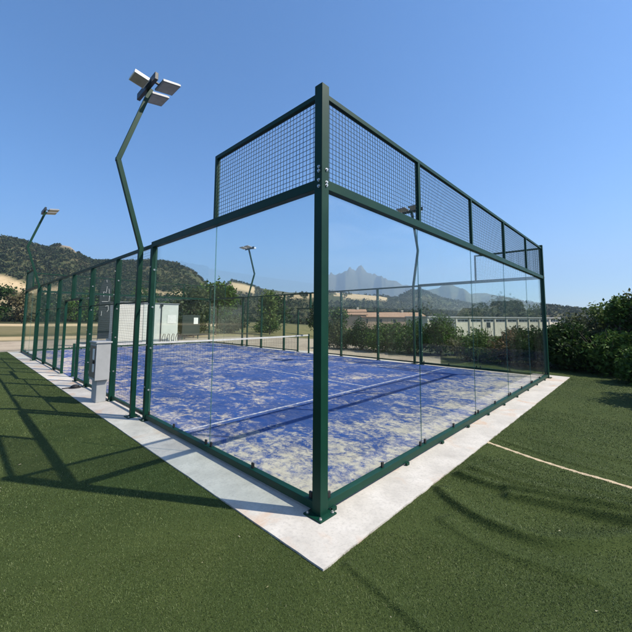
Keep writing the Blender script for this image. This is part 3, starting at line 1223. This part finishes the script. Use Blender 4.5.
def bush(x, y, wx, wy, h, kind, label, n=2600, leaf=.07, seed=0, group=None, name='shrub', lobes_n=9):
    r = np.random.default_rng(1000 + seed)
    z0 = float(height(np.array([x]), np.array([y]))[0])
    if x < 15.5 and y < 3: z0 = max(z0, -.03)
    root = empty(name, (x, y, z0), label, 'shrub' if name == 'shrub' else 'bush', group)
    lobes = []
    for k in range(lobes_n):
        a = r.uniform(0, 2 * np.pi)
        q = r.uniform(0, .62)
        s = r.uniform(.30, .50)
        top = h * r.uniform(.55, 1.0) * (1 - .35 * q)
        lobes.append((math.cos(a) * q * wx / 2 * 1.3, math.sin(a) * q * wy / 2 * 1.3, top - h * s * .55, wx / 2 * s, wy / 2 * s, h * s * .55))
    lobes.append((0, 0, h * .35, wx * .40, wy * .40, h * .36))
    V, Fx, t = leaf_cloud(int(n * 1.7), lobes, leaf * .72, r)
    # a few long shoots that stick out of the outline
    mesh_np('foliage', V, Fx, LEAF[kind], root, t)
    st = MB()
    for k in range(9):
        a = r.uniform(0, 2 * np.pi)
        q = r.uniform(.1, .42)
        e = (math.cos(a) * q * wx, math.sin(a) * q * wy, h * r.uniform(.55, .98))
        st.tube([(0.04 * math.cos(a), .04 * math.sin(a), -.1), (e[0] * .45, e[1] * .45, e[2] * .55), e], [.022, .014, .004], 5)
    st.build('stem', M['bark'], root)
    return root


def tree(x, y, h, w, kind, label, n=1500, leaf=.28, seed=0, group=None, name='tree', z=None, low=.18):
    r = np.random.default_rng(3000 + seed)
    z0 = float(height(np.array([x]), np.array([y]))[0]) - .05 if z is None else z
    root = empty(name, (x, y, z0), label, 'tree', group)
    lobes = []
    for k in range(11):
        a = r.uniform(0, 2 * np.pi)
        f = r.uniform(low + .1, .92)
        q = r.uniform(.1, .75) * math.sin(math.pi * min(.95, f * .8 + .15))
        s = r.uniform(.20, .34)
        lobes.append((math.cos(a) * q * w / 2, math.sin(a) * q * w / 2, h * f, w * s, w * s, h * s * .5))
    V, Fx, t = leaf_cloud(n, lobes, leaf, r, aspect=1.6)
    mesh_np('crown', V, Fx, LEAF[kind], root, t)
    tr = MB()
    tr.tube([(0, 0, -.2), (0.02 * h, 0, h * .3), (-.01 * h, .01 * h, h * .6), (0, 0, h * .85)], [h * .026, h * .02, h * .013, h * .004], 7)
    for k in range(6):
        a = r.uniform(0, 2 * np.pi)
        f = r.uniform(.25, .55)
        tr.tube([(0, 0, h * f), (math.cos(a) * w * .18, math.sin(a) * w * .18, h * (f + .13)), (math.cos(a) * w * .36, math.sin(a) * w * .36, h * (f + .2))], [h * .010, h * .006, h * .002], 5)
    tr.build('trunk', M['bark'], root)
    return root


# shrubs behind the far long side, left to right as seen from the near corner
HEDGE = 'shrubs behind the far mesh side'
bush(13.6, 11.3, 2.2, 2.2, 1.7, 'olive', 'olive green shrub left of the dark hedge beside the net end', 2200, .08, 1, HEDGE)
bush(14.0, 9.8, 2.6, 2.4, 2.0, 'dark', 'dark green shrub just right of the near corner post', 3200, .08, 2, HEDGE)
bush(14.0, 8.3, 2.8, 2.4, 2.05, 'mid', 'bright green shrub in the hedge below the orange roofs', 3400, .08, 3, HEDGE)
bush(14.1, 6.8, 2.8, 2.4, 2.05, 'mid', 'broad green shrub in the hedge left of the second far pole', 3400, .08, 4, HEDGE)
bush(14.3, 5.3, 2.3, 2.2, 2.25, 'mid', 'tall leafy green shrub behind the lamp pole near the glass joint', 3400, .08, 5, HEDGE)
bush(15.2, 4.4, 1.4, 1.4, 1.25, 'light', 'low light green shrub between the lamp pole and the long white building', 1700, .08, 6, HEDGE)
bush(13.2, 3.6, 1.9, 1.7, 1.1, 'brown', 'low dry tan shrub before the left end of the long white building', 1800, .07, 7, HEDGE)
bush(13.0, 2.7, 2.1, 1.9, 1.6, 'light', 'sparse light green shrub with thin twigs below the dark window of the long building', 2300, .07, 8, HEDGE)
bush(12.8, 1.8, 1.8, 1.8, 1.45, 'red', 'pinkish brown flowering shrub behind the right glass panes', 2000, .07, 9, HEDGE)
bush(12.6, .9, 2.0, 2.0, 1.65, 'dark', 'dark rounded shrub behind the last glass pane on the right', 3200, .075, 10, HEDGE)
bush(15.0, 1.9, 2.6, 2.4, 1.5, 'brown', 'wide brown thicket behind the pinkish shrub', 2400, .08, 11, HEDGE)
RB = 'bushes right of the court'
bush(12.6, -.15, 2.2, 2.0, 1.85, 'dark', 'very dark bush touching the right end post of the glass wall', 4600, .085, 12, RB, 'bush')
bush(12.2, -1.25, 2.2, 2.0, 1.75, 'mid', 'dense green bush at the turf edge in the middle of the right hedge', 4600, .085, 13, RB, 'bush')
bush(14.6, -.4, 2.8, 2.6, 2.35, 'olive', 'brownish topped bush behind the dark bush at the right post', 3600, .09, 14, RB, 'bush')
bush(10.7, -2.05, 1.5, 1.4, 1.20, 'mid', 'low mid green leafy bush at the far right edge of the turf', 3000, .075, 15, RB, 'bush')
bush(14.6, -1.9, 2.6, 2.6, 2.45, 'olive', 'tall olive bush behind the dense green bush on the right', 4200, .09, 16, RB, 'bush')
bush(12.6, -2.75, 2.6, 2.4, 2.7, 'mid', 'tall green bush filling the right edge of the view', 4200, .085, 17, RB, 'bush')


# young trees standing up out of the right bushes
def sapling(x, y, h, w, kind, label, seed):
    tree(x, y, h, w, kind, label, 2600, .075, seed, 'young trees above the right hedge', 'young_tree', -.05, .12)


sapling(13.5, -1.55, 2.45, 1.1, 'mid', 'young upright tree rising behind the dense bush at the turf edge', 61)
sapling(13.4, -2.15, 2.65, 1.2, 'olive', 'tallest young olive green tree rising at the right edge of the hedge', 62)
sapling(14.6, -1.0, 2.5, 1.2, 'light', 'pale green young tree between the brownish topped and the tall olive bush', 63)
# the tree outside the frame whose shade falls on the turf
bush(8.3, -3.25, 2.3, 2.2, 2.6, 'mid', 'green bush on the turf to the right whose shade falls across the turf', 3600, .07, 50, None, 'bush')

# trees beyond the far end of the court
TB = 'trees beyond the end of the court'
tree(16.5, 30.5, 5.6, 4.2, 'mid', 'green tree left of the far lamp pole behind the net', 2400, .20, 1, TB)
tree(22.5, 29.0, 4.9, 2.8, 'light', 'narrow light green tree right behind the lamp pole at the net', 2000, .18, 2, TB)
tree(21.0, 36.5, 5.0, 5.0, 'dark', 'dark wide tree beyond the lamp pole and the light green tree', 1900, .24, 3, TB)
tree(12.6, 27.5, 4.4, 3.2, 'olive', 'olive green tree beside the right end of the white cabin', 2000, .18, 4, TB)
tree(33.0, 31.5, 4.6, 3.4, 'dark', 'round dark bushy tree just left of the near corner post', 1800, .2, 5, TB)
tree(40.0, 50.0, 6.2, 7.0, 'dark', 'broad dark tree on the green meadow behind the net end', 1500, .34, 6, TB)
tree(30.0, 55.0, 6.0, 8.0, 'mid', 'wide mid green tree in the row behind the green meadow', 1500, .34, 7, TB)
tree(44.5, 37.0, 5.0, 4.6, 'mid', 'mid green tree above the olive green shrub behind the corner post', 1500, .26, 8, TB)

bush(13.8, 30.5, 4.0, 3.0, 2.6, 'dark', 'dark bush behind the green notice board', 2200, .14, 31, TB, 'bush')
bush(19.6, 33.0, 4.5, 3.4, 2.4, 'olive', 'olive bush between the trees left of the far lamp pole', 2200, .14, 32, TB, 'bush')
bush(25.5, 33.5, 4.0, 3.4, 1.9, 'mid', 'mid green bush right of the narrow light green tree', 2000, .14, 33, TB, 'bush')
bush(31.0, 27.5, 3.6, 3.2, 2.2, 'dark', 'dark bush behind the net end post', 2200, .13, 34, TB, 'bush')
bush(27.5, 22.5, 2.4, 2.2, 1.0, 'red', 'low reddish brown scrub heap behind the net end post', 1500, .10, 35, TB, 'bush')
# scrub on the left, beyond the gravel
LB = 'scrub trees beyond the gravel on the left'
spec = [(-1.5, 104, 7.0, 8, 'olive', 'olive scrub tree at the left edge of the picture below the pale field'),
        (3.5, 112, 9.0, 9, 'dark', 'dark scrub tree with a dense crown left of the far corner post'),
        (8.0, 100, 6.5, 7, 'brown', 'dry brown scrub tree right behind the far corner post'),
        (12.5, 118, 10.0, 9, 'dark', 'dark tree behind the far lamp pole on the left'),
        (20.0, 105, 8.5, 9, 'mid', 'green tree seen through the mesh left of the door opening'),
        (27.0, 110, 9.5, 10, 'dark', 'dark tree seen through the mesh behind the door opening'),
        (34.0, 100, 9.5, 11, 'mid', 'green tree seen through the mesh behind the flag'),
        (44.0, 95, 10.0, 11, 'dark', 'dark tree above the ribbed part of the white cabin'),
        (52.0, 92, 8.5, 10, 'mid', 'green tree above the right part of the white cabin')]
for k, (x, y, h, w, kind, lab) in enumerate(spec):
    tree(x, y, h, w, kind, lab, 1300, .42, 20 + k, LB, 'scrub_tree', None, .02)


# far woods on the hills: one mass nobody could count
def woods():
    n = 30000
    az = np.concatenate([rng.uniform(-28, 34, n), rng.uniform(26, 95, n)])
    r = np.concatenate([rng.uniform(125, 540, n), rng.uniform(120, 860, n)])
    x = CAM.x + np.sin(np.radians(az)) * r
    y = CAM.y + np.cos(np.radians(az)) * r
    z = height(x, y)
    fl = fields(r, az)
    cl = fbm(x * .012, y * .012, 4, 60)
    rockm = np.exp(-((az - 10.0) / 1.2) ** 2) * (r > 440) * (r < 535)
    ok = (fl < .15) & (rng.random(2 * n) < np.where(az > 54, sstep(.24, .44, cl), sstep(.40, .60, cl))) & (rockm < .5)
    meadow = (az > 30) & (az < 60) & (r < 150)
    bld = (az > 60) & (az < 84) & (r < 175)
    house = (az > 49) & (az < 64) & (r < 150)
    ok &= ~meadow & ~bld & ~house
    x, y, z, r = x[ok], y[ok], z[ok], r[ok]
    n = len(x)
    # every crown is a cloud of small leaf clumps
    q = 12
    sz = rng.uniform(.8, 1.9, n) * (0.75 + r / 1100)
    d = rng.normal(size=(n, q, 3))
    d /= np.linalg.norm(d, axis=2)[:, :, None]
    d *= rng.uniform(.45, 1.1, (n, q))[:, :, None]
    c = np.stack([x, y, z], 1)[:, None, :] + d * np.stack([sz, sz, sz * .9], 1)[:, None, :] + np.array([0, 0, 1.0]) * (sz * .75)[:, None, None]
    nrm = d + rng.normal(0, .55, (n, q, 3)) + np.array([0, 0, .3])
    nrm /= np.linalg.norm(nrm, axis=2)[:, :, None]
    ta = np.cross(nrm, rng.normal(size=(n, q, 3)))
    ta /= np.linalg.norm(ta, axis=2)[:, :, None]
    tb = np.cross(nrm, ta)
    ls = (sz[:, None] * rng.uniform(.28, .55, (n, q)))[:, :, None]
    V = np.stack([c - ta * ls, c + tb * ls * .8, c + ta * ls, c - tb * ls * .8], 2).reshape(-1, 3)
    Fa = np.arange(n * q * 4).reshape(-1, 4)
    tint = np.clip(rng.normal(.35, .22, n) + (fbm(x * .02, y * .02, 2, 14) - .5) * .7, 0, 1)
    tv = np.repeat(tint, q * 4) + np.repeat(rng.normal(0, .08, n * q), 4)
    return mesh_np('woodland', V, Fa, m_leaf('far_foliage', [(.014, .028, .010), (.028, .044, .015), (.046, .058, .022), (.085, .074, .038)], .25), tint=np.clip(tv, 0, 1))


tag(woods(), 'dark green scrub and woodland covering the hills behind the court', 'woodland', kind='stuff')


# ------------------------------------------------------------------ buildings
def rib_mat():
    t = NT('ribbed_sheet')
    v = t.coord()
    w = t.new('TexWave', wave_type='BANDS', bands_direction='Z')
    w.inputs['Scale'].default_value = 2.6
    t.l.new(v, w.inputs['Vector'])
    c = t.ramp(t.noise(2, 4, .6, v), [(.3, (.56, .54, .50)), (.7, (.64, .62, .58))])
    t.bump(w.outputs['Fac'], .35, .006)
    return t.base(c, .6)


cabin = empty('white_cabin', (6.95, 23.9, -.05), 'low white prefabricated cabin with a ribbed shutter wall behind the far end of the court', 'cabin')
M['cabin'] = m_plain('cabin_panel', (.58, .60, .56), .5, 0, .08, 1.5)
m = MB(); m.box(-.4, 2.0, -1.2, 1.2, 0, 2.75)
m.build('wall', M['cabin'], cabin)
m = MB(); m.box(-1.95, -.404, -1.17, 1.2, 0, 2.72)
m.build('shutter_wall', rib_mat(), cabin)
m = MB(); m.box(-2.02, 2.06, -1.26, 1.26, 2.752, 2.80)
m.build('roof', M['lamp_body'], cabin)
m = MB(); m.tube([(.78, -1.24, 0), (.78, -1.24, 2.62)], .03, 8); m.box(.70, .86, -1.3, -1.205, 2.55, 2.70)
m.build('drainpipe', M['bracket'], cabin)
nt = MB(); nt.box(1.22, 1.86, -1.216, -1.204, 1.35, 1.95)
nt.build('notice_sheet', M['white_paint'], cabin)
rack = MB()
for k in range(4):
    x = .84 + k * .32
    rack.tube([(x, 0, .02), (x - .05, -.05, .32), (x + .03, -.10, .62), (x + .12, -.1, .60), (x + .12, -.1, .02)], .022, 6)
rack.bar((.75, 0, .03), (2.1, 0, .03), .04)
rk_o = rack.build('bicycle_rack', M['bracket'])
rk_o.location = (6.95, 22.45, -.04)
tag(rk_o, 'dark metal rack of bent hoops in front of the white cabin', 'bicycle rack')
eb = empty('notice_board', (11.3, 25.4, -.06), 'dark green board with a white notice standing right of the white cabin', 'notice board')
m = MB(); m.box(-.75, .75, -.05, .05, .35, 2.0)
m.build('board', m_plain('dark_panel', (.018, .030, .024), .6), eb)
m = MB(); m.box(-.72, -.64, .052, .12, 0, 2.0); m.box(.64, .72, .052, .12, 0, 2.0)
m.build('leg', G, eb)
m = MB(); m.box(.20, .58, -.062, -.052, 1.25, 1.78)
m.build('notice_sheet', M['white_paint'], eb)

# feather flag behind the long mesh side
fl = empty('feather_flag', (4.15, 22.2, -.3), 'tall narrow dark flag with white lettering seen through the side mesh', 'flag')
m = MB(); m.tube([(-.40, 0, 0), (-.40, 0, 3.6), (-.32, 0, 4.25), (-.12, 0, 4.55), (.05, 0, 4.6)], .014, 8)
m.build('pole', M['bracket'], fl)
m = MB()
zs = np.linspace(.7, 4.5, 24)
for k in range(23):
    def q(z): return (-.385 if z < 3.8 else -.385 + (z - 3.8) * .35, .22 - max(0, z - 4.1) * .45)
    a, b = q(zs[k]), q(zs[k + 1])
    ya, yb = .03 * math.sin(zs[k] * 3), .03 * math.sin(zs[k + 1] * 3)
    m.quad((a[0], 0, zs[k]), (a[1], ya, zs[k]), (b[1], yb, zs[k + 1]), (b[0], 0, zs[k + 1]))
cl = m.build('flag_cloth', m_plain('dark_cloth', (.014, .022, .028), .8), fl)
s = cl.modifiers.new('solid', 'SOLIDIFY'); s.thickness = .006
m = MB()
for pts in ([(-.08, 4.35), (-.06, 4.2)], [(-.2, 3.3), (-.22, 3.6), (-.06, 3.55), (-.04, 3.95)], [(.10, 3.0), (.12, 3.4), (.06, 3.8)], [(-.28, 2.98), (.05, 3.0)], [(.02, 2.35), (.10, 2.5), (.08, 2.75), (-.08, 2.7)], [(-.28, 2.1), (-.26, 2.4)]):
    for a, b in zip(pts[:-1], pts[1:]):
        m.bar((a[0], -.05, a[1]), (b[0], -.05, b[1]), .004, .036, up=(1, 0, .01))
m.build('lettering', M['box_grey'], fl)


# long white building in the dip to the east
def at_az(az, dist):
    a = R(az)
    return Vector((CAM.x + math.sin(a) * dist, CAM.y + math.cos(a) * dist, 0))


lbm = m_plain('pale_render', (.62, .57, .45), .8, 0, .10, .35)
dkw = m_plain('dark_window', (.04, .05, .055), .25)
A0, A1 = at_az(64.2, 98), at_az(81.6, 142)
dirv = (A1 - A0)
LEN = dirv.length
rz = math.atan2(dirv.y, dirv.x)
lb = empty('long_building', (A0.x, A0.y, -3.4), 'long low white building with a row of small high windows behind the shrubs', 'building', rz=rz)
HB = 5.55
m = MB(); m.box(0, LEN, 0, 9, 0, HB)
m.build('wall', lbm, lb)
m = MB(); m.box(-.3, LEN + .3, -.5, 9.3, HB + .002, HB + .30)
m.build('roof', m_plain('grey_roof', (.42, .42, .40), .7), lb)
nb = 11
for k in range(nb + 1):
    m = MB(); xx = k * LEN / nb
    m.box(xx - .22, xx + .22, -.28, -.002, 0, HB - .01)
    m.build('pilaster', lbm, lb)
for k in range(nb):
    x0 = k * LEN / nb + .45
    x1 = (k + 1) * LEN / nb - .45
    m = MB()
    m.box(x0, x1, -.04, .05, HB - 1.25, HB - .45)
    wf = m.build('window', M['white_paint'], lb)
    m = MB()
    nwin = 3 if k % 3 else 2
    for j in range(nwin):
        a = x0 + .12 + (x1 - x0 - .12) * j / nwin
        m.box(a, a + (x1 - x0 - .12) / nwin - .12, -.06, -.0405, HB - 1.15, HB - .55)
    m.build('pane', dkw, wf)
m = MB(); m.box(2 * LEN / nb * .55, 2 * LEN / nb * .93, -.05, -.003, .0, HB - 1.3)
m.build('door', m_plain('dark_gate', (.05, .055, .06), .6), lb)
m = MB(); m.box(4.35 * LEN / nb, 4.65 * LEN / nb, -.05, -.003, HB - 2.9, HB - 1.35)
m.build('door', dkw, lb)


def house(az, dist, L, D, hw, hr, base_z, rzz, label, hip=False):
    p = at_az(az, dist)
    o = empty('farmhouse', (p.x, p.y, base_z), label, 'house', 'orange roofed houses beyond the hedge', rzz)
    m = MB(); m.box(-L / 2, L / 2, -D / 2, D / 2, 0, hw)
    for sx in (-1, 1):
        n = len(m.v)
        m.v += [(sx * L / 2, -D / 2, hw), (sx * L / 2, D / 2, hw), (sx * L / 2, 0, hw + hr)]
        m.f.append((n, n + 1, n + 2)); m.m.append(0)
    m.build('wall', m_plain('ochre_render', (.36, .27, .19), .85), o)
    m = MB()
    e = .5
    for sy in (-1, 1):
        a, b = Vector((-L / 2 - e, sy * (D / 2 + e), hw - hr * e / (D / 2) + .03)), Vector((-L / 2 - e, 0, hw + hr + .03))
        up = Vector((0, 0, .18))
        dx = Vector((L + 2 * e, 0, 0))
        n = len(m.v)
        for q in (a, a + dx, b + dx, b):
            m.v.append(tuple(q))
        for q in (a, a + dx, b + dx, b):
            m.v.append(tuple(q + up))
        for q in ((0, 1, 2, 3), (4, 5, 6, 7), (0, 1, 5, 4), (1, 2, 6, 5), (2, 3, 7, 6), (3, 0, 4, 7)):
            m.f.append(tuple(n + i for i in q)); m.m.append(0)
    t = NT('clay_tiles')
    v = t.coord()
    wv = t.new('TexWave', wave_type='BANDS', bands_direction='X')
    wv.inputs['Scale'].default_value = 1.6
    t.l.new(v, wv.inputs['Vector'])
    c = t.ramp(t.noise(1.2, 5, .7, v), [(.3, (.26, .155, .09)), (.7, (.36, .23, .14))])
    t.bump(wv.outputs['Fac'], .4, .05)
    rf = m.build('roof', t.base(c, .85), o)
    m = MB(); m.box(L * .2, L * .2 + .7, -.35, .35, hw + hr - .1, hw + hr + .9)
    m.build('chimney', lbm, rf)
    for k in range(max(2, int(L // 4))):
        x = -L / 2 + 1.6 + k * (L - 3.2) / max(1, int(L // 4) - 1)
        m = MB(); m.box(x - .45, x + .45, -D / 2 - .02, -D / 2 + .05, hw - 1.9, hw - .7)
        m.build('window', dkw, o)


house(52.1, 118, 9, 9, 4.6, 1.7, -1.6, R(-48), 'shorter orange roofed house just right of the near corner post')
house(58.2, 122, 23, 9, 4.3, 1.5, -2.0, R(-34), 'longer orange roofed house left of the second far pole')

for o in sc.objects:
    if o.type == 'MESH' and o.name.split('.')[0] in ('pole',): pass
